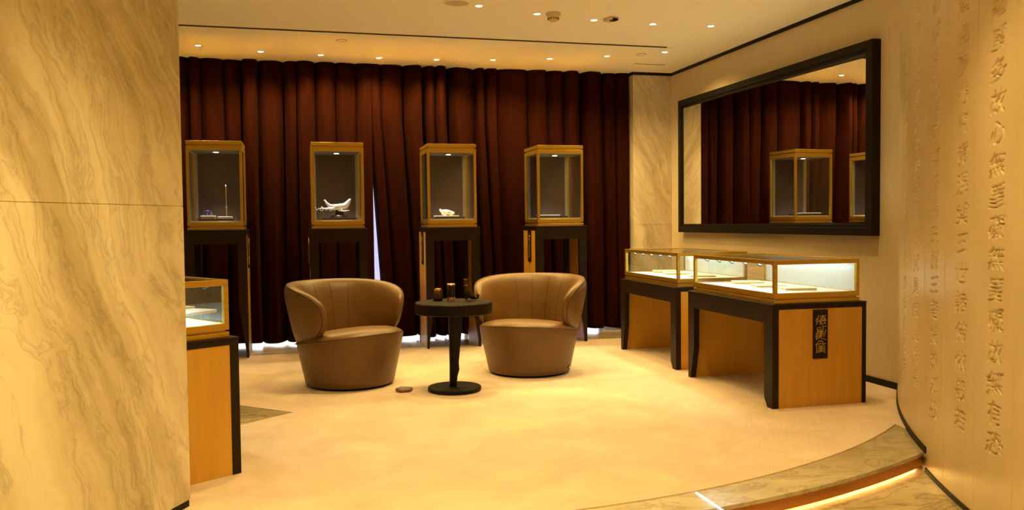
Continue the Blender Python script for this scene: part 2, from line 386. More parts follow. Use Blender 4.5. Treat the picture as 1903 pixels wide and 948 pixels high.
for k, (ac, txt, zb, dz, h, dp) in enumerate(COLUMNS):
    for i, ch in enumerate(reversed(txt)):
        D = glyph_mask(ch); n = D.shape[0]; zc = zb+i*dz
        if zc > CEIL-.1: continue
        w = .150
        ph = rng.uniform(0, 6.3, 4); sh = .14+rng.uniform(-.05, .05); sc = rng.uniform(.85, 1.05)
        iz = np.where(abs(ZZ-zc) < h*.66)[0]; ia = np.where(abs(arcpos-rad(ac)*WR) < w*.8)[0]
        X, Z = np.meshgrid((arcpos[ia]-rad(ac)*WR)/w, (ZZ[iz]-zc)/h)      # X runs to the reader's right
        X = X/sc
        Xw = X - .10*Z + .03*np.sin(5*Z+ph[0]) + .010*np.sin(9*Z+5*X+ph[1])
        Zw = Z - sh*X + .03*np.sin(5*X+ph[2]) + .010*np.sin(9*X+5*Z+ph[3])
        px = np.clip((Xw+.5)*(n-1), 0, n-1).astype(int); pz = np.clip((Zw+.5)*(n-1), 0, n-1).astype(int)
        ok = (abs(Xw) < .5) & (abs(Zw) < .5)
        fat = np.clip(.75+.5*np.sin(7*Xw+9*Zw+ph[1]), .35, 1.15)
        sub = depth[np.ix_(iz, ia)]
        depth[np.ix_(iz, ia)] = np.maximum(sub, np.where(ok, D[pz, px]*dp*fat, 0))
for s in SEAMS:
    j = np.argmin(abs(AA-s)); depth[:, j] = np.maximum(depth[:, j], .003)
rr = WR - depth
X = WC[0]+rr*np.cos(np.radians(AA))[None, :]; Y = WC[1]+rr*np.sin(np.radians(AA))[None, :]; Z = np.repeat(ZZ[:, None], NA, 1)
co = np.stack([X, Y, Z], -1).reshape(-1, 3)
idx = np.arange(NZ*NA).reshape(NZ, NA)
quads = np.stack([idx[:-1, :-1], idx[:-1, 1:], idx[1:, 1:], idx[1:, :-1]], -1).reshape(-1, 4)
ex, eq = [], []
def strip(pts):
    base = len(co)+len(ex)
    for p in pts: ex.append((p[0], p[1], -.1)); ex.append((p[0], p[1], CEIL))
    for i in range(len(pts)-1): eq.append((base+2*i, base+2*i+2, base+2*i+3, base+2*i+1))
strip([(2.337, -3.0)] + [wpt(a) for a in np.linspace(180, a0, 14)])
strip([wpt(a) for a in np.linspace(a1, 137.6, 12)])
co = np.vstack([co, np.array(ex)]); quads = np.vstack([quads, np.array(eq)])
me = bpy.data.meshes.new('wall_engraved'); me.vertices.add(len(co)); me.vertices.foreach_set('co', co.ravel())
me.loops.add(len(quads)*4); me.loops.foreach_set('vertex_index', quads.ravel().astype(np.int32))
me.polygons.add(len(quads)); me.polygons.foreach_set('loop_start', np.arange(0, len(quads)*4, 4, dtype=np.int32))
me.update(calc_edges=True); me.polygons.foreach_set('use_smooth', [True]*len(quads)); me.materials.append(MATS['honed_stone'])
o = bpy.data.objects.new('wall_engraved', me); COL.objects.link(o); o['kind'] = 'structure'
def wall_strip(aa, z0, z1):
    P = [wpt(a, .007) for a in aa]; Q = [wpt(a, -.002) for a in aa]
    return prism(P+Q[::-1], z0, z1)
struct('baseboard_curved', wall_strip(np.linspace(137.9, 152.3, 30), -.006, .028), 'black_trim')
struct('baseboard_shop', wall_strip(np.linspace(152.3, 180, 50), -STEP, -STEP+.022), 'black_trim')

# step light strip and white streak
bm = bmesh.new(); pts = [(x, y, -.091) for x, y in arc(PC, PR-.040, -.4, 3.08, 70)]
tag(obj('led_strip', tube(pts, .0045, 6), 'led_step'), 'glowing warm light strip tucked under the curved marble step', 'light strip')
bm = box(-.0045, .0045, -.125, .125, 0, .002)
s_ = obj('white_streak', bm, 'streak_white'); s_.location = (1.692, 3.215, -.006)  # thin emissive bar drawn as a white streak on the marble
tag(s_, 'short glowing white line across the marble step by the carpet edge', 'light strip')

# ------------------------------------------------------------------ ceiling fittings
SP = dict(spot_size=rad(82), spot_blend=1.0)
DL = [(-.827, 8.084, 'recessed ceiling downlight nearest the marble pillar, left end of the curtain row'), (-.293, 8.254, 'recessed ceiling downlight before the curtain, second from the marble pillar'),
      (.261, 8.309, 'recessed ceiling downlight before the curtain, third from the marble pillar'), (.819, 8.343, 'recessed ceiling downlight above the bright slit between the curtains'),
      (1.385, 8.313, 'recessed ceiling downlight above the display case with the white animal carving'), (1.94, 8.215, 'recessed ceiling downlight midway between the third and fourth display cases'),
      (2.484, 8.05, 'recessed ceiling downlight above the display case holding only a flat slab'), (3.00, 7.808, 'recessed ceiling downlight just behind the right end of the ceiling slot'),
      (3.481, 7.511, 'recessed ceiling downlight next to the round ceiling cap by the corner column'),
      (1.362, 6.204, 'recessed ceiling downlight next to the round ceiling speaker'), (1.858, 6.346, 'recessed ceiling downlight just left of the smoke detector'),
      (2.366, 6.443, 'recessed ceiling downlight just left of the square motion sensor'), (2.892, 6.472, 'recessed ceiling downlight right of the square motion sensor'),
      (3.401, 6.433, 'recessed ceiling downlight nearest the mirror wall, right end of the front row')]
for i, (x, y, lab) in enumerate(DL):
    if i == 0:
        d0 = thing('ceiling_downlight', lab, 'ceiling light', (x, y, CEIL), 0, 'recessed ceiling downlights')
        obj('trim_ring', lathe([(.026, .0), (.026, -.004), (.040, -.004), (.040, .0)], 32), 'ceiling_paint', d0, smooth=True)
        obj('lens', lathe([(.026, -.001), (.0, -.002)], 32), 'lamp_glow', d0)
    else: dup(d0, (x, y, CEIL), 0, lab)
    lamp('ceiling_spot', 'SPOT', (x, y, CEIL-.02), SPOT_W if i > 8 else ROW_W, WARM, size=.03, spot_size=rad(82 if i > 8 else 146), spot_blend=1.0 if i > 8 else .9)
for x, y, e in ((1.06, 5.74, 1.3), (.70, 5.84, 1.1), (3.2, 4.9, 1), (2.2, 4.7, 1), (1.1, 4.4, .9), (-.1, 4.7, 1)):
    lamp('ceiling_spot', 'SPOT', (x, y, CEIL-.02), SPOT_W*e, WARM, size=.03, **SP)
for x, y, e in ((-1.3, 1.2, 1), (.2, 2.2, 1), (1.6, 1.9, 1), (.4, .4, 1), (1.7, .2, 1), (-.4, 1.5, 1.1), (.05, 2.6, 1.6), (1.95, 2.8, 1.1)):  # final pair added to brighten the pillar and graze the engraved wall
    lamp('ceiling_spot', 'SPOT', (x, y, CEIL-.02), FRONT_W*e, WARM, size=.03, spot_size=rad(100), spot_blend=.8)
t = thing('air_slot', 'long thin ceiling air slot running parallel to the curtain', 'ceiling vent', (0, 0, CEIL))
obj('slot_frame', box(-2.2, 3.46, 7.305, 7.385, -.006, 0), 'ceiling_paint', t)
obj('slit', box(-2.2, 3.40, 7.285, 7.305, -.008, 0), 'shadow_gap', t, label='dark slit')
t = thing('access_panel', 'flush ceiling access panel with a hairline joint near the corner column', 'ceiling panel', (3.60, 8.22, CEIL))
obj('panel', box(-.17, .17, -.09, .09, -.003, 0), 'ceiling_paint', t)
obj('joint', box(-.17, .17, -.094, -.09, -.0035, 0), 'shadow_gap', t)
t = thing('ceiling_speaker', 'large flat round speaker grille in the ceiling at the top edge of the view', 'speaker', (1.18, 6.15, CEIL))
obj('rim', lathe([(.105, 0), (.105, -.006), (.092, -.008), (.090, -.004), (.0900, 0)], 48), 'ceiling_paint', t, smooth=True)
obj('grille', lathe([(.091, -.003), (.04, -.005), (0, -.006)], 48), 'sensor_plastic', t, smooth=True)
for x, y, r, lab in ((.423, 7.62, .05, 'small round ceiling cap over the second display case'), (3.304, 7.665, .05, 'small round ceiling cap beside the right end of the ceiling slot')):
    t = thing('ceiling_roundel', lab, 'ceiling cap', (x, y, CEIL), 0, 'round ceiling caps')
    obj('rim', lathe([(r, 0), (r, -.005), (r-.006, -.005), (r-.006, -.002)], 40), 'sensor_plastic', t, smooth=True)
    obj('disc', lathe([(r-.006, -.002), (r*.5, -.006), (0, -.006)], 40), 'ceiling_paint', t, smooth=True)
t = thing('smoke_detector', 'round stepped smoke detector hanging from the ceiling', 'smoke detector', (1.976, 6.30, CEIL))
obj('base', lathe([(.058, 0), (.058, -.018), (.050, -.024), (0, -.024)], 40), 'sensor_plastic', t, smooth=True)
obj('chamber', lathe([(.050, -.024), (.046, -.040), (.030, -.058), (.026, -.066), (0, -.066)], 40), 'sensor_plastic', t, smooth=True)
bm = bmesh.new()
for k in range(14):
    a = 2*PI*k/14; bx(bm, (.0425*math.cos(a), .0425*math.sin(a), -.046), (.006, .010, .008), a)
obj('vents', bm, 'shadow_gap', t)
t = thing('motion_sensor', 'small square motion sensor with a dark window on the ceiling', 'sensor', (2.475, 6.35, CEIL), rad(20))
obj('housing', box(-.038, .038, -.055, .055, -.026, 0), 'sensor_plastic', t, bevel=.005)
obj('sensor_window', box(-.026, .026, -.057, -.010, -.030, -.012), 'black_trim', t)

# ------------------------------------------------------------------ curtains
def curtain(name, x_left, x_right, y0, amp, z0, z1, seed, nx=760, nz=40, mat='velvet', flare=0.0):
    """x_left / x_right give the side edges as functions of z; irregular pleats hang straight down"""
    g = np.random.default_rng(seed); u = np.linspace(0, 1, nx)
    span = abs(x_right(1.0)-x_left(1.0)); bnd = [0.0]
    while bnd[-1] < 1: bnd.append(bnd[-1]+g.uniform(.10, .31)/span)
    bnd = np.array(bnd); k = np.clip(np.searchsorted(bnd, u, 'right')-1, 0, len(bnd)-2)
    t = (u-bnd[k])/(bnd[k+1]-bnd[k]); dep = g.uniform(.55, 1.0, len(bnd))[k]; pw = g.uniform(.7, 1.5, len(bnd))[k]
    skew = g.uniform(-.25, .25, len(bnd))[k]; tt = np.clip(t+skew*t*(1-t), 0, 1)
    base = dep*np.clip(np.sin(PI*tt)*1.5-.45, 0, 1)**(pw*.75) + .05*np.sin(t*9+k)*np.sin(PI*t)
    bulge = -.26*np.sin(2*PI*t)*(bnd[k+1]-bnd[k])*g.uniform(.3, 1.0, len(bnd))[k]
    V = []; zs = np.linspace(z0, z1, nz)
    for z in zs:
        h = (z-z0)/(z1-z0); s = .82+.18*(1-h)
        wob = .012*np.sin(u*41+h*2.1+seed)*(1-h) + .006*np.sin(u*97+h*5)
        x = x_left(z)+(x_right(z)-x_left(z))*(u+bulge) + .018*np.sin(u*23+h*2.6+seed)*(1-h*.6)*np.sin(PI*u)
        y = y0 - amp*s*base + wob
        zz = np.full(nx, z)
        if z == z0: zz = z0 + .007*np.sin(u*33+seed)+.005*np.sin(u*71)
        V.append(np.stack([x, y, zz], -1))
    V = np.array(V).reshape(-1, 3); I = np.arange(nx*nz).reshape(nz, nx)
    Fq = np.stack([I[:-1, :-1], I[:-1, 1:], I[1:, 1:], I[1:, :-1]], -1).reshape(-1, 4)
    me = bpy.data.meshes.new(name); me.from_pydata(V.tolist(), [], Fq.tolist()); me.materials.append(MATS[mat])
    me.polygons.foreach_set('use_smooth', [True]*len(me.polygons))
    o = bpy.data.objects.new(name, me); COL.objects.link(o)
    md = o.modifiers.new('cloth', 'SOLIDIFY'); md.thickness = .004
    return o
EDGE_R = lambda z: .743 if z > 2.24 else .743+(2.24-z)*.060
tag(curtain('curtain', lambda z: -1.75, lambda z: .742, 8.80, .215, .020, CEIL-.0005, 3), 'dark burgundy velvet curtain hanging left of the bright slit', 'curtain', 'floor length velvet curtains')
tag(curtain('curtain', EDGE_R, lambda z: 3.60, 8.80, .215, .022, CEIL-.0005, 11), 'dark burgundy velvet curtain hanging right of the bright slit, up to the column', 'curtain', 'floor length velvet curtains')
tag(curtain('sheer_curtain', lambda z: .45, lambda z: 1.25, 8.90, .05, .06, CEIL-.01, 5, 160, 12, 'sheer'), 'white sheer curtain glowing in the slit between the velvet curtains', 'curtain')

# ------------------------------------------------------------------ seal plaque (shared by counters and tall cases)
SEAL = [[(267, 178), (264, 205), (245, 228), (225, 245)], [(265, 225), (248, 248), (228, 272)], [(270, 250), (250, 272), (240, 305)],
        [(283, 195), (300, 190), (345, 192), (368, 186)], [(328, 178), (328, 213)], [(290, 224), (298, 213), (355, 213), (364, 226)],
        [(312, 214), (305, 234)], [(340, 214), (348, 234)], [(283, 238), (372, 238)], [(278, 256), (375, 252)],
        [(290, 258), (284, 275), (300, 290), (312, 280), (300, 270), (284, 278)], [(280, 292), (286, 306), (304, 302)],
        [(310, 275), (318, 302), (330, 328), (374, 332), (372, 316)], [(335, 280), (355, 270), (364, 285), (350, 298), (336, 292)],
        [(245, 374), (250, 350), (270, 342), (325, 342), (342, 354), (326, 368), (262, 370), (250, 386)], [(250, 390), (335, 390)],
        [(235, 416), (262, 405), (337, 405)], [(225, 442), (255, 425), (332, 421)], [(226, 467), (260, 446), (337, 441)],
        [(228, 492), (255, 466), (322, 459)], [(234, 512), (262, 488), (300, 476)], [(300, 391), (300, 478), (320, 498), (345, 506), (371, 516)],
        [(372, 378), (360, 402), (352, 440), (350, 464), (334, 471)],
        [(275, 516), (268, 540), (250, 560), (225, 576)], [(293, 516), (293, 548)], [(311, 516), (318, 540), (335, 560), (366, 569)],
        [(233, 592), (255, 577), (275, 573), (300, 564), (330, 574), (350, 590), (355, 620), (353, 696)], [(241, 600), (241, 692)],
        [(330, 597), (273, 597), (266, 614), (331, 613)], [(258, 633), (341, 630)], [(254, 656), (341, 652)], [(248, 678), (341, 672)], [(299, 613), (299, 672)]]
PW, PH = .105, .315
def seal_mesh(flip=1):
    """gold seal-script strokes on the plaque: local x across, z up, front faces -y"""
    bm = bmesh.new()
    for st in SEAL:
        P = [((x-299)/195*PW*.99, -.0105, (436-y)/667*PH) for x, y in st]
        tube(P, .0021, 6, bm)
    return bm
def plaque(parent, loc, rz):
    p = obj('plaque', box(-PW/2, PW/2, -.010, .0, -PH/2, PH/2), 'dark_wood', parent, bevel=.0015, label='dark wooden plaque with gold seal-script characters')
    p.location = loc; p.rotation_euler = (0, 0, rz)
    obj('seal_lettering', seal_mesh(), 'gold', p, smooth=True)
    return p

# ------------------------------------------------------------------ glass showcase top (used by both kinds of case)
def rect_frame(x0, x1, y0, y1, z0, z1, w, bm=None):
    bm = bm or bmesh.new()
    box(x0, x1, y0, y0+w, z0, z1, bm); box(x0, x1, y1-w, y1, z0, z1, bm)
    box(x0, x0+w, y0+w, y1-w, z0, z1, bm); box(x1-w, x1, y0+w, y1-w, z0, z1, bm)
    return bm

# ------------------------------------------------------------------ tall display cases
def display_case(lab, loc):
    t = thing('display_case', lab, 'display case', loc, 0, 'tall display cases along the curtain')
    h, H = .2625, 1.160
    fr = [(-h, 0), (-h+.018, 0), (-h+.020, .03), (-h+.078, .48), (-h+.078, H-.128), (h-.078, H-.128), (h-.078, .48), (h-.020, .03), (h-.018, 0), (h, 0), (h, H-.012), (-h, H-.012)]
    for nm, y0, y1 in (('front_frame', -h, -h+.045), ('back_frame', h-.045, h)):
        obj(nm, slab(fr, 'y', y0, y1), 'dark_wood', t, bevel=.002)
    for x0 in (-h+.004, h-.024):
        obj('side_panel', box(x0, x0+.02, -h+.045, h-.045, 0, H-.045), 'veneer', t)
        obj('side_rail', box(x0-.002, x0+.022, -h+.045, h-.045, H-.045, H-.012), 'dark_wood', t)
    obj('stand_top', box(-h-.004, h+.004, -h-.004, h+.004, H-.012, H), 'dark_wood', t, bevel=.003)
    plaque(t, (-h+.004, -.02, H-.045-.158), -PI/2); plaque(t, (h-.004, -.02, H-.045-.158), PI/2)
    g, z0, z1 = .238, H, 1.955
    bm = rect_frame(-g, g, -g, g, z0, z0+.025, .05); rect_frame(-g+.016, g-.016, -g+.016, g-.016, z0+.025, z0+.035, .03, bm); rect_frame(-g, g, -g, g, z0+.035, z0+.070, .03, bm)
    obj('bottom_frame', bm, 'bronze_frame', t, bevel=.002)
    bm = box(-g, g, -g, g, z1-.032, z1); box(-g+.016, g-.016, -g+.016, g-.016, z1-.042, z1-.032, bm); rect_frame(-g, g, -g, g, z1-.082, z1-.042, .03, bm)
    obj('top_frame', bm, 'bronze_frame', t, bevel=.002)
    obj('top_plate', box(-g+.006, g-.006, -g+.006, g-.006, z1, z1+.002), 'polished_bronze', t, label='polished top plate')
    for sx in (-1, 1):
        for sy in (-1, 1):
            x, y = sx*(g-.0125), sy*(g-.0125)
            obj('corner_post', box(x-.0125, x+.0125, y-.0125, y+.0125, z0+.070, z1-.082), 'bronze_frame', t, bevel=.002)
    zz0, zz1 = z0+.070, z1-.082
    obj('front_pane', box(-g+.025, g-.025, -g+.008, -g+.013, zz0, zz1), 'glass', t)
    obj('side_pane', box(-g+.008, -g+.013, -g+.025, g-.025, zz0, zz1), 'glass', t)
    obj('side_pane', box(g-.013, g-.008, -g+.025, g-.025, zz0, zz1), 'glass', t)
    obj('back_panel', box(-g+.05, g-.05, g-.034, g-.022, zz0+.01, zz1+.02), 'case_fabric', t, label='brown fabric back panel')
    for x0 in (-g+.025, g-.05): obj('border_strip', box(x0, x0+.025, g-.036, g-.020, zz0, zz1+.02), 'grey_liner', t, label='grey border strip')
    obj('base_board', box(-g+.026, g-.026, -g+.026, g-.026, zz0-.02, zz0+.012), 'white_board', t, label='pale glowing base board')
    bm = rect_frame(-g+.03, g-.03, -g+.03, g-.036, zz1, zz1+.02, .035); box(-g+.06, g-.06, -g+.06, g-.06, zz1+.005, zz1+.02, bm)
    obj('ceiling_board', bm, 'case_ceiling', t)
    pk = obj('puck_light', lathe([(.030, zz1+.002), (.030, zz1-.004), (.024, zz1-.006), (.024, zz1-.003), (0, zz1-.003)], 32), 'chrome', t, smooth=True)
    pk.location = (0, -.05, 0)
    obj('lens', lathe([(.024, zz1-.0065), (0, zz1-.0075)], 32), 'puck_glow', pk)
    return t
CASES = [(-.698, 'tall display case nearest the marble pillar, holding a dark cluster and an upright rod'), (.381, 'tall display case left of the curtain slit, holding a silver bird carving'),
         (1.4525, 'tall display case behind the round table, holding a small white animal carving'), (2.540, 'tall display case nearest the corner column, holding only a flat slab')]
c0 = display_case(CASES[0][1], (CASES[0][0], 8.1425, 0))
for x, lab in CASES[1:]: dup(c0, (x, 8.1425, 0), 0, lab)
for x, lab in CASES:
    lamp('display_lamp', 'SPOT', (x, 8.09, 1.86), PUCK_W, (.95, .97, .98), size=.02, spot_size=rad(64), spot_blend=.9)
FZ = 1.160+.082          # base board of a tall case
def tray(x, y, w, d, lab, hgt=.018):
    t = thing('display_tray', lab, 'tray', (x, y, FZ), 0, 'display trays in the tall cases')
    obj('plinth', box(-w/2+.008, w/2-.008, -d/2+.008, d/2-.008, 0, hgt*.6), 'wenge', t)
    obj('top_board', box(-w/2, w/2, -d/2, d/2, hgt*.6, hgt), 'dark_wood', t, bevel=.002)
    return FZ+hgt
# case 1: dark cluster on a cream box, upright rod on a cream block
tz = tray(-.705, 8.10, .325, .22, 'low dark tray under the dark cluster and the upright rod')
t = thing('gift_box', 'cream box with a gold band under the dark cluster', 'box', (-.775, 8.08, tz))
obj('body', box(-.060, .060, -.045, .045, 0, .016), 'card_gold', t, bevel=.002); obj('lid', box(-.063, .063, -.048, .048, .016, .028), 'ivory', t, bevel=.003)
bm = bmesh.new(); g = random.Random(3)
for k in range(26):
    a, h_ = g.uniform(0, 2*PI), g.uniform(0, 1); r_c = (.050*(1-.55*h_))*math.sqrt(g.uniform(.2, 1))
    bmesh.ops.create_icosphere(bm, subdivisions=2, radius=g.uniform(.009, .014), matrix=Matrix.Translation((r_c*math.cos(a), r_c*.8*math.sin(a), .008+.034*h_)))
o = obj('mineral_cluster', bm, 'blue_mineral', smooth=True); o.location = (-.775, 8.08, tz+.028)
tag(o, 'glossy dark blue knobbly cluster resting on the cream box', 'ornament')
o = obj('rod_block', box(-.065, .065, -.04, .04, 0, .020), 'ivory', bevel=.003); o.location = (-.632, 8.08, tz)
tag(o, 'low cream block holding the upright rod', 'stand')
t = thing('upright_rod', 'thin upright gold rod standing on the cream block', 'rod', (-.617, 8.08, tz+.020))
obj('shaft', lathe([(.0055, 0), (.0055, .085), (.0035, .088), (.0032, .275), (0, .275)], 16), 'gold', t, smooth=True)
obj('collar', lathe([(.0, .082), (.0068, .084), (.0068, .092), (0, .094)], 16), 'ivory', t, smooth=True)
obj('tip', lathe([(0, .270), (.005, .274), (.0055, .283), (.003, .290), (0, .292)], 16), 'ivory', t, smooth=True)
# case 2: silver bird carving on an oval lacquer foot
tz = tray(.392, 8.10, .335, .22, 'low dark tray with a bright edge under the silver bird carving')
t = thing('bird_carving', 'white silver carving of a bird with a spiky tail on an oval foot', 'carving', (.395, 8.09, tz))
bm = lathe([(0, 0), (.086, 0), (.086, .008), (.076, .012), (.076, .020), (.070, .024), (0, .024)], 40)
for v in bm.verts: v.co.y *= .6
obj('oval_foot', bm, 'burgundy_lacquer', t, smooth=True)
obj('post', box(-.034, .044, -.018, .018, .024, .075), 'dark_wood', t, bevel=.006)
J = [(.02, 0, .098, .034), (.062, 0, .112, .036), (.085, 0, .140, .026), (.098, 0, .166, .015), (.112, 0, .180, .008), (-.03, 0, .100, .028), (-.075, .0, .106, .020), (-.112, 0, .135, .014), (-.132, 0, .168, .010), (-.140, 0, .160, .006),
     (-.05, -.02, .085, .016), (-.10, -.03, .086, .011), (-.155, -.03, .088, .005), (-.195, -.03, .090, .003)]
skin('body', J, [(0, 1), (1, 2), (2, 3), (3, 4), (0, 5), (5, 6), (6, 7), (7, 8), (8, 9), (5, 10), (10, 11), (11, 12), (12, 13)], 'silver', t)
bm = bmesh.new(); g = random.Random(9)
for k in range(11):
    x = -.19+.021*k+g.uniform(-.005, .005); l = g.uniform(.018, .04)
    tube([(x, -.03, .086), (x+g.uniform(-.02, .02), -.03+g.uniform(-.02, .02), .086-l*.5), (x+g.uniform(-.03, .03), -.03, .086-l*g.choice((.6, .6, -.8)))], [.004, .0035, .002], 6, bm)
obj('spiky_tail', bm, 'silver', t, smooth=True)
bm = bmesh.new()
for k in range(3): tube([(-.01+.02*k, -.03, .072-.004*k), (.03+.015*k, -.034, .064), (.075+.01*k, -.028, .070)], [.004, .007, .003], 8, bm)
obj('wing', bm, 'silver', t, smooth=True)
# case 3: white animal on a white slab
tz = tray(1.447, 8.10, .30, .22, 'low dark tray under the white slab of the small animal carving')
o = obj('stone_slab', box(-.115, .115, -.07, .07, 0, .012), 'ivory', bevel=.004); o.location = (1.425, 8.09, tz)
tag(o, 'thin white slab carrying the small animal carving', 'slab')
t = thing('animal_carving', 'small white and gold carving of a lying animal on the white slab', 'carving', (1.425, 8.09, tz+.012))
J = [(-.005, 0, .036, .026), (.030, 0, .036, .023), (.060, 0, .028, .014), (.082, 0, .022, .013), (-.035, 0, .040, .020), (-.060, 0, .050, .011), (-.066, 0, .068, .010),
     (-.02, -.018, .012, .013), (-.055, -.022, .020, .007), (.035, -.015, .014, .012), (.06, -.02, .010, .007)]
skin('body', J, [(0, 1), (1, 2), (2, 3), (0, 4), (4, 5), (5, 6), (0, 7), (7, 8), (1, 9), (9, 10)], 'ivory', t)
bm = bmesh.new()
for k in range(7): bmesh.ops.create_icosphere(bm, subdivisions=2, radius=.007, matrix=Matrix.Translation((-.03+.012*k, -.024+.004*(k % 2), .022+.010*((k*5) % 3))))
obj('gold_flecks', bm, 'gold', t, smooth=True)
# case 4: flat pale slab
tz = tray(2.50, 8.10, .30, .22, 'low dark tray under the flat pale slab')
o = obj('flat_slab', box(-.105, .105, -.08, .08, 0, .012), 'ivory', bevel=.003); o.location = (2.465, 8.09, tz)
tag(o, 'flat pale slab lying alone in the case nearest the column', 'slab')

# ------------------------------------------------------------------ counters with glass tops
CL, CD, CH = 1.175, .685, .664
def counter(lab, loc, rz):
    """long axis local y, customer side local -x"""
    t = thing('showcase_counter', lab, 'showcase counter', loc, rz, 'glass topped showcase counters')
    l, d, zt = CL/2, CD/2, CH-.125
    fr = [(-l, 0), (-l+.062, 0), (-l+.070, .012), (-l+.098, .055), (-l+.100, .08), (-l+.100, zt), (l-.100, zt), (l-.095, .235), (l-.042, .01), (l-.040, 0), (l, 0), (l, CH-.008), (-l, CH-.008)]
    obj('front_frame', slab(fr, 'x', -d, -d+.045), 'dark_wood', t, bevel=.002)
    obj('back_frame', slab(fr, 'x', d-.03, d), 'dark_wood', t, bevel=.002)
    for y0 in (-l+.004, l-.03):
        obj('end_panel', box(-d+.045, d-.03, y0, y0+.026, 0, CH-.035), 'veneer', t)
        obj('end_rail', box(-d+.045, d-.03, y0-.003, y0+.029, CH-.035, CH-.008), 'dark_wood', t)
    obj('counter_top', box(-d-.003, d+.003, -l-.003, l+.003, CH-.008, CH), 'dark_wood', t, bevel=.002)
    plaque(t, (.0, -l+.004, CH-.200), 0); plaque(t, (.0, l-.004, CH-.200), PI)
    x0, x1, y0, y1, z0, z1 = -d+.03, d-.03, -l+.03, l-.03, CH, .940
    bm = rect_frame(x0, x1, y0, y1, z0, z0+.025, .08); rect_frame(x0+.014, x1-.014, y0+.014, y1-.014, z0+.025, z0+.034, .06, bm); rect_frame(x0, x1, y0, y1, z0+.034, z0+.066, .024, bm)
    obj('bottom_frame', bm, 'bronze_frame', t, bevel=.002)
    obj('top_frame', rect_frame(x0, x1, y0, y1, z1-.028, z1, .028), 'bronze_frame', t, bevel=.002)
    for x in (x0, x1-.024):
        for y in (y0, y1-.024): obj('corner_post', box(x, x+.024, y, y+.024, z0+.066, z1-.028), 'bronze_frame', t, bevel=.002)
    a, b_ = z0+.066, z1-.028
    obj('front_pane', box(x0+.008, x0+.013, y0+.024, y1-.024, a, b_), 'glass', t)
    for y in (y0+.008, y1-.013): obj('end_pane', box(x0+.024, x1-.024, y, y+.005, a, b_), 'glass', t)
    obj('top_pane', box(x0+.026, x1-.026, y0+.026, y1-.026, z1-.009, z1-.004), 'glass', t)
    obj('back_panel', box(x1-.018, x1-.010, y0+.024, y1-.024, a, b_), 'white_board', t, label='pale back panel')
    obj('base_board', box(x0+.024, x1-.024, y0+.024, y1-.024, a-.02, a-.004), 'white_board', t, label='white base board')
    obj('light_strip', box(x1-.060, x1-.045, y0+.03, y1-.03, b_+.010, b_+.016), 'led_case', t)
    for k in range(6):
        y = y0+.10+k*.182
        obj('spot_head', tube([(x0+.035, y, b_+.006), (x0+.045, y-.012, b_-.006), (x0+.062, y-.026, b_-.016)], [.004, .008, .009], 10), 'lamp_black', t, smooth=True)
    rm = Matrix.Translation(loc) @ Matrix.Rotation(rz, 4, 'Z')
    return t
def case_light(loc, rz):
    rm = Matrix.Translation(loc) @ Matrix.Rotation(rz, 4, 'Z')
    for lx, ly, sx, sy, e in ((-CD/2+.075, 0, .02, CL-.14, 1.0), (CD/2-.085, 0, .02, CL-.14, .16)):
        p = rm @ Vector((lx, ly, .908)); q = rm @ Vector((lx*.7, ly, .72))
        o = lamp('case_lamp', 'AREA', p, CASE_W*e, LED, size=sx, size_y=sy); o.rotation_euler = (0, (-.25 if lx < 0 else .15), rz)
COUNT = [((3.2375, 5.2575, 0), 0, 'wooden glass topped counter nearest the engraved wall, seal plaque on its end'),
         ((3.2725, 6.7175, 0), 0, 'wooden glass topped counter behind the plaque one, by the curtain')]
k0 = counter(COUNT[0][2], COUNT[0][0], 0)
dup(k0, COUNT[1][0], 0, COUNT[1][2])
a33 = rad(33); e1 = Vector((math.cos(a33), math.sin(a33))); e2 = Vector((-math.sin(a33), math.cos(a33)))
lc = Vector((-.280, 4.209)) - e1*CD/2 + e2*CL/2
dup(k0, (lc.x, lc.y, 0), a33+PI, 'wooden glass topped counter half hidden behind the large marble pillar')
for L_, R_ in ((COUNT[0][0], 0), (COUNT[1][0], 0), ((lc.x, lc.y, 0), a33+PI)): case_light(L_, R_)
CARDS = [(3.26, 5.60, 18, 'white display card deepest inside the counter with the seal plaque'), (3.235, 5.27, 16, 'white display card in the middle of the plaque counter'), (3.27, 4.98, 14, 'white display card nearest the end glass of the plaque counter'),
         (3.28, 7.10, 18, 'white display card deepest inside the rear counter'), (3.25, 6.80, 16, 'white display card in the middle of the rear counter'), (3.30, 6.42, 14, 'white display card nearest the end glass of the rear counter'),
         (-.70, 5.02, 40, 'white display card further back in the left counter'), (-.56, 4.78, 52, 'white display card at the right side of the left counter')]
for i, (x, y, rz, lab) in enumerate(CARDS):
    if i == 0:
        d0 = thing('display_card', lab, 'display card', (x, y, CH+.062), rad(-rz), 'white display cards in the counters')
        obj('riser', box(-.105, .105, -.085, .085, 0, .012), 'card_gold', d0, bevel=.002, label='gold edge')
        obj('card', box(-.105, .105, -.085, .085, .012, .017), 'card_white', d0, bevel=.002)
    else: dup(d0, (x, y, CH+.062), rad(-rz) if i < 6 else rad(rz), lab)

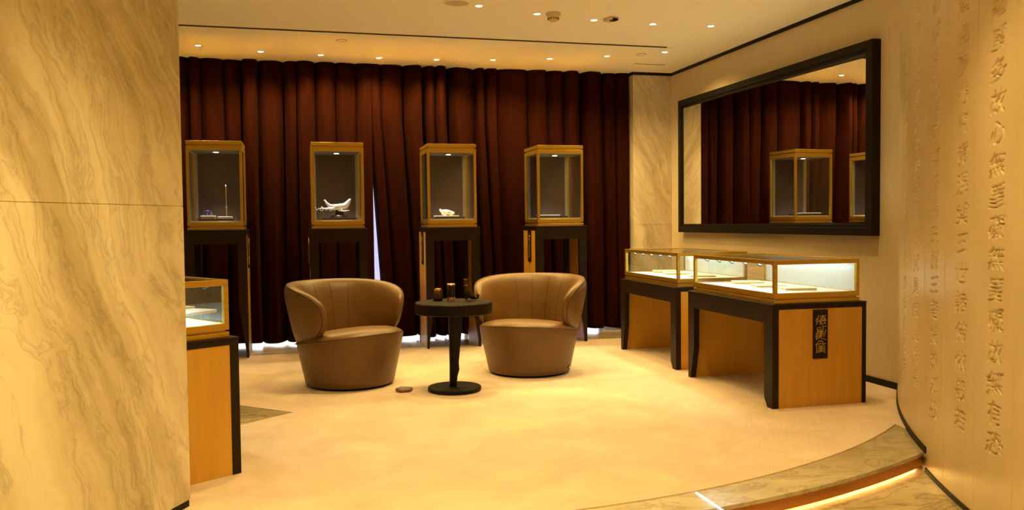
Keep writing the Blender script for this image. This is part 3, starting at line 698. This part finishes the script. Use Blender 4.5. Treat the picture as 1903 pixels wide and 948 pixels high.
# ------------------------------------------------------------------ mirror
t = thing('wall_mirror', 'large dark framed mirror hanging above the counters on the right wall', 'mirror', (4.06, 6.72, 1.777))
hy, hz = 1.565, .702
bm = bmesh.new()
def frame_ring(bm, w0, w1, x0, x1):
    """rectangular ring (local y, z), from inset w0 to inset w1, x0 (room side) to x1 (wall side)"""
    box(x0, x1, -hy+w0, -hy+w1, -hz+w0, hz-w0, bm); box(x0, x1, hy-w1, hy-w0, -hz+w0, hz-w0, bm)
    box(x0, x1, -hy+w1, hy-w1, hz-w1, hz-w0, bm); box(x0, x1, -hy+w1, hy-w1, -hz+w0, -hz+w1, bm)
frame_ring(bm, 0, .060, -.070, 0)
obj('outer_frame', bm, 'black_trim', t, bevel=.002)
bm = bmesh.new(); frame_ring(bm, .060, .088, -.060, 0)
obj('inner_frame', bm, 'black_trim', t, bevel=.002)
bm = bmesh.new(); cols = []                                    # the big glass is slightly bowed in its frame
for y in np.linspace(-hy+.07, hy-.07, 60):
    q = max(0.0, .75-y); xx = -.052+.045*q*q/(q+.35)*.55
    cols.append([bm.verts.new((xx+dx, y, z)) for dx, z in ((0, -hz+.07), (0, hz-.07), (.003, hz-.07), (.003, -hz+.07))])
for A_, B_ in zip(cols, cols[1:]):
    for k in range(4): bm.faces.new((A_[k], A_[(k+1) % 4], B_[(k+1) % 4], B_[k]))
bm.faces.new(cols[0][::-1]); bm.faces.new(cols[-1]); bmesh.ops.recalc_face_normals(bm, faces=bm.faces)
obj('mirror_glass', bm, 'mirror_silver', t, smooth=True)

# ------------------------------------------------------------------ armchairs
def R_out(z): return .332+.21*z
def rim_k(c, s):
    p = 2.9 if s > 0 else 2.3
    return (abs(c)**p+abs(s)**p)**(-1/p)
def backrest_point(s, rho, side, th_e=rad(119), zc=.530, hz=.240, ht=.066):
    """pillow shaped band bent round the seat: s runs round the rim, rho from its middle to the rim"""
    cx_, sx_ = math.cos(s), math.sin(s)
    k = rim_k(cx_, sx_); u, w = rho*k*cx_, rho*k*sx_
    th = u*th_e; z = zc+(hz if w > 0 else .275)*w
    lean = 0.0
    n = ht*max(0.0, 1-rho**5)**.42*side
    rm_ = R_out(z)-ht*1.02
    r = rm_+n-(.018*(1-rho**2) if side < 0 else 0)
    return Vector((r*math.sin(th), r*math.cos(th), z))
def armchair(lab, loc, rz, badge):
    t = thing('armchair', lab, 'armchair', loc, rz, 'brown leather tub armchairs')
    obj('plinth', lathe([(0, 0), (.295, 0), (.300, .012), (.300, .020), (0, .020)], 64), 'black_trim', t, smooth=True)
    rim_z = lambda y: .345-.145*y                      # the seat tips back: its front rim is the highest
    bm = bmesh.new(); n = 96; rings = []
    for k in range(12):
        ring = []
        for q in range(n):
            a = 2*PI*q/n; c_, s_ = math.cos(a), math.sin(a); zt = rim_z(.40*s_)
            f = k/11; z = .016 if k == 0 else .024+(zt-.024)*(k-1)/10
            r = .320 if k == 0 else R_out(z)-.008-(.004 if k == 11 else 0)
            ring.append(bm.verts.new((r*c_, r*s_, z)))
        rings.append(ring)
    for A_, B_ in zip(rings, rings[1:]):
        for q in range(n): bm.faces.new((A_[q], A_[(q+1) % n], B_[(q+1) % n], B_[q]))
    bm.faces.new(rings[0][::-1]); bm.faces.new(rings[-1])
    obj('base', bm, 'leather', t, smooth=True)
    bm = bmesh.new(); rings = []
    for r, dz in ((.388, -.006), (.394, .006), (.384, .020), (.345, .042), (.27, .060), (.18, .071), (.08, .076)):
        rings.append([bm.verts.new((r*math.cos(2*PI*q/n), r*math.sin(2*PI*q/n), rim_z(r*math.sin(2*PI*q/n))+dz)) for q in range(n)])
    for A_, B_ in zip(rings, rings[1:]):
        for q in range(n): bm.faces.new((A_[q], A_[(q+1) % n], B_[(q+1) % n], B_[q]))
    bm.faces.new(rings[-1]); bm.faces.new(rings[0][::-1])
    obj('seat', bm, 'leather', t, smooth=True)
    P = [(.398*math.cos(a), .398*math.sin(a), rim_z(.40*math.sin(a))+.002) for a in np.linspace(0, 2*PI, 97)[:-1]]
    obj('seat_piping', tube(P, .0034, 6, closed=True), 'leather_seam', t, smooth=True)
    bm = bmesh.new(); NS, NR = 168, 22; rh = [math.sin(PI/2*(i+1)/NR)**.8 for i in range(NR)]
    for side in (1, -1):
        c = bm.verts.new(backrest_point(0, 0, side)); rings = []
        for r in rh: rings.append([bm.verts.new(backrest_point(2*PI*j/NS, r, side)) for j in range(NS)])
        for j in range(NS):
            q = (j+1) % NS; bm.faces.new((c, rings[0][j], rings[0][q]))
            for a, b_ in zip(rings, rings[1:]): bm.faces.new((a[j], b_[j], b_[q], a[q]))
    bmesh.ops.remove_doubles(bm, verts=bm.verts, dist=.0004); bmesh.ops.recalc_face_normals(bm, faces=bm.faces)
    br = obj('backrest', bm, 'leather', t, smooth=True)
    pts = [backrest_point(s, .972, 1)*1.0 for s in np.linspace(0, 2*PI, 161)[:-1]]
    obj('piping', tube(pts, .0048, 6, closed=True), 'leather_piping', br, smooth=True)
    bm = bmesh.new()
    for th in (-.62, -.21, .21, .62):
        P = []
        for w in np.linspace(-.55, .90, 18):
            u = th/rad(119); s = math.atan2(w, u); cx_, sx_ = math.cos(s), math.sin(s); k = rim_k(cx_, sx_)
            rho = math.hypot(u, w)/k; P.append(backrest_point(s, min(rho, .985), -1))
        tube(P, .0018, 5, bm)
    obj('back_seams', bm, 'leather_seam', br, smooth=True)
    if badge is not None:
        a = badge; b2 = obj('badge', lathe([(0, 0), (.017, 0), (.017, .005), (.013, .007), (0, .007)], 24), 'leather_seam', t, smooth=True, label='small round badge')
        z = .055; r = R_out(z)-.008; b2.location = (r*math.cos(a), r*math.sin(a), z)
        b2.rotation_euler = Vector((math.cos(a), math.sin(a), -.21)).to_track_quat('Z', 'Y').to_euler()
        obj('badge_disc', lathe([(0, .004), (.012, .007), (.010, .009), (0, .0095)], 24), 'badge_cream', b2, smooth=True)
    return t
armchair('brown leather tub armchair left of the round table, open side turned right', (.372, 6.365, 0), rad(33), None)
armchair('brown leather tub armchair right of the round table, small badge at its foot', (1.797, 6.45, 0), rad(-33), rad(-38)+rad(33))

# ------------------------------------------------------------------ round table and what stands on it
TX, TY, TZ = 1.078, 5.875, .636
t = thing('side_table', 'round dark side table between the two armchairs', 'table', (TX, TY, 0))
obj('foot', lathe([(0, 0), (.186, 0), (.191, .006), (.191, .024), (.186, .029), (0, .031)], 72), 'wenge', t, smooth=True)
obj('tabletop', lathe([(0, TZ-.080), (.268, TZ-.080), (.275, TZ-.074), (.276, TZ-.006), (.271, TZ), (0, TZ)], 96), 'wenge', t, smooth=True)
bm = bmesh.new(); rings = []
for z, x0, x1, y in ((.025, -.036, .012, .022), (.10, -.034, .020, .024), (.15, -.033, .034, .026), (.20, -.033, .030, .027), (.30, -.034, .040, .030), (.42, -.035, .052, .034), (.56, -.036, .062, .038)):
    c, hw = (x0+x1)/2, (x1-x0)/2
    rings.append([bm.verts.new((c+hw*sx*(.6 if abs(sy) > 1 else 1), y*sy, z)) for sx, sy in ((-1, -.6), (-.6, -1), (.6, -1), (1, -.6), (1, .6), (.6, 1), (-.6, 1), (-1, .6))])
for A_, B_ in zip(rings, rings[1:]):
    for k in range(8): bm.faces.new((A_[k], A_[(k+1) % 8], B_[(k+1) % 8], B_[k]))
bm.faces.new(rings[0][::-1]); bm.faces.new(rings[-1])
obj('leg', bm, 'wenge', t, smooth=True)
t = thing('glass_jar', 'small squat brown jar with a copper lid on the round table', 'jar', (.990, 6.02, TZ))
obj('jar_body', lathe([(0, 0), (.030, 0), (.035, .006), (.036, .045), (.032, .060), (.026, .066), (0, .066)], 32), 'brown_glass', t, smooth=True)
obj('lid', lathe([(.028, .062), (.030, .066), (.030, .076), (.026, .086), (.018, .090), (0, .088)], 32), 'copper', t, smooth=True)
t = thing('canister', 'dark cylindrical canister with copper bands in the middle of the round table', 'canister', (1.085, 6.00, TZ))
obj('canister_body', lathe([(0, 0), (.027, 0), (.027, .115), (0, .115)], 32), 'brown_glass', t, smooth=True)
obj('copper_band', lathe([(0, 0), (.031, 0), (.031, .010), (.0275, .024), (.027, .024)], 32), 'copper', t, smooth=True)
obj('lid', lathe([(.027, .106), (.030, .108), (.031, .118), (.026, .123), (0, .122)], 32), 'copper', t, smooth=True)
t = thing('animal_figurine', 'dark bronze seated animal figurine with raised head on the round table', 'figurine', (1.205, 5.93, TZ), rad(-8))
J = [(-.002, 0, .050, .026), (-.016, 0, .088, .020), (-.022, 0, .120, .013), (-.024, 0, .142, .0125), (-.040, 0, .158, .006), (.022, 0, .030, .026), (.040, 0, .018, .014), (.058, 0, .020, .012), (.066, 0, .040, .016), (.052, 0, .046, .010),
     (-.022, -.014, .045, .009), (-.024, -.015, .004, .007), (-.022, .014, .045, .009), (-.024, .015, .004, .007), (-.010, -.006, .158, .0045), (-.010, .006, .158, .0045), (-.006, -.008, .166, .003), (-.006, .008, .166, .003)]
skin('body', J, [(0, 1), (1, 2), (2, 3), (3, 4), (0, 5), (5, 6), (6, 7), (7, 8), (8, 9), (0, 10), (10, 11), (0, 12), (12, 13), (3, 14), (14, 16), (3, 15), (15, 17)], 'bronze_dark', t)
obj('collar', tube([(-.022+.0145*math.cos(a), .0145*math.sin(a), .112) for a in np.linspace(0, 2*PI, 25)[:-1]], .003, 6, closed=True), 'copper', t, smooth=True)

# flat stone slice on the carpet
t = thing('agate_slice', 'flat grey stone slice with a brown rim lying on the carpet', 'stone', (.722, 5.94, .0055), rad(10)); t.rotation_euler.x = .11
g = random.Random(5); P = [((.060+.006*math.sin(3*a+1))*math.cos(a), (.050+.004*math.sin(5*a))*math.sin(a)) for a in np.linspace(0, 2*PI, 41)[:-1]]
obj('rim', prism(P, 0, .016), 'agate_rim', t, bevel=.003)
obj('face', prism([(x*.80+.004, y*.80+.003) for x, y in P], .015, .0175), 'agate', t, bevel=.001)
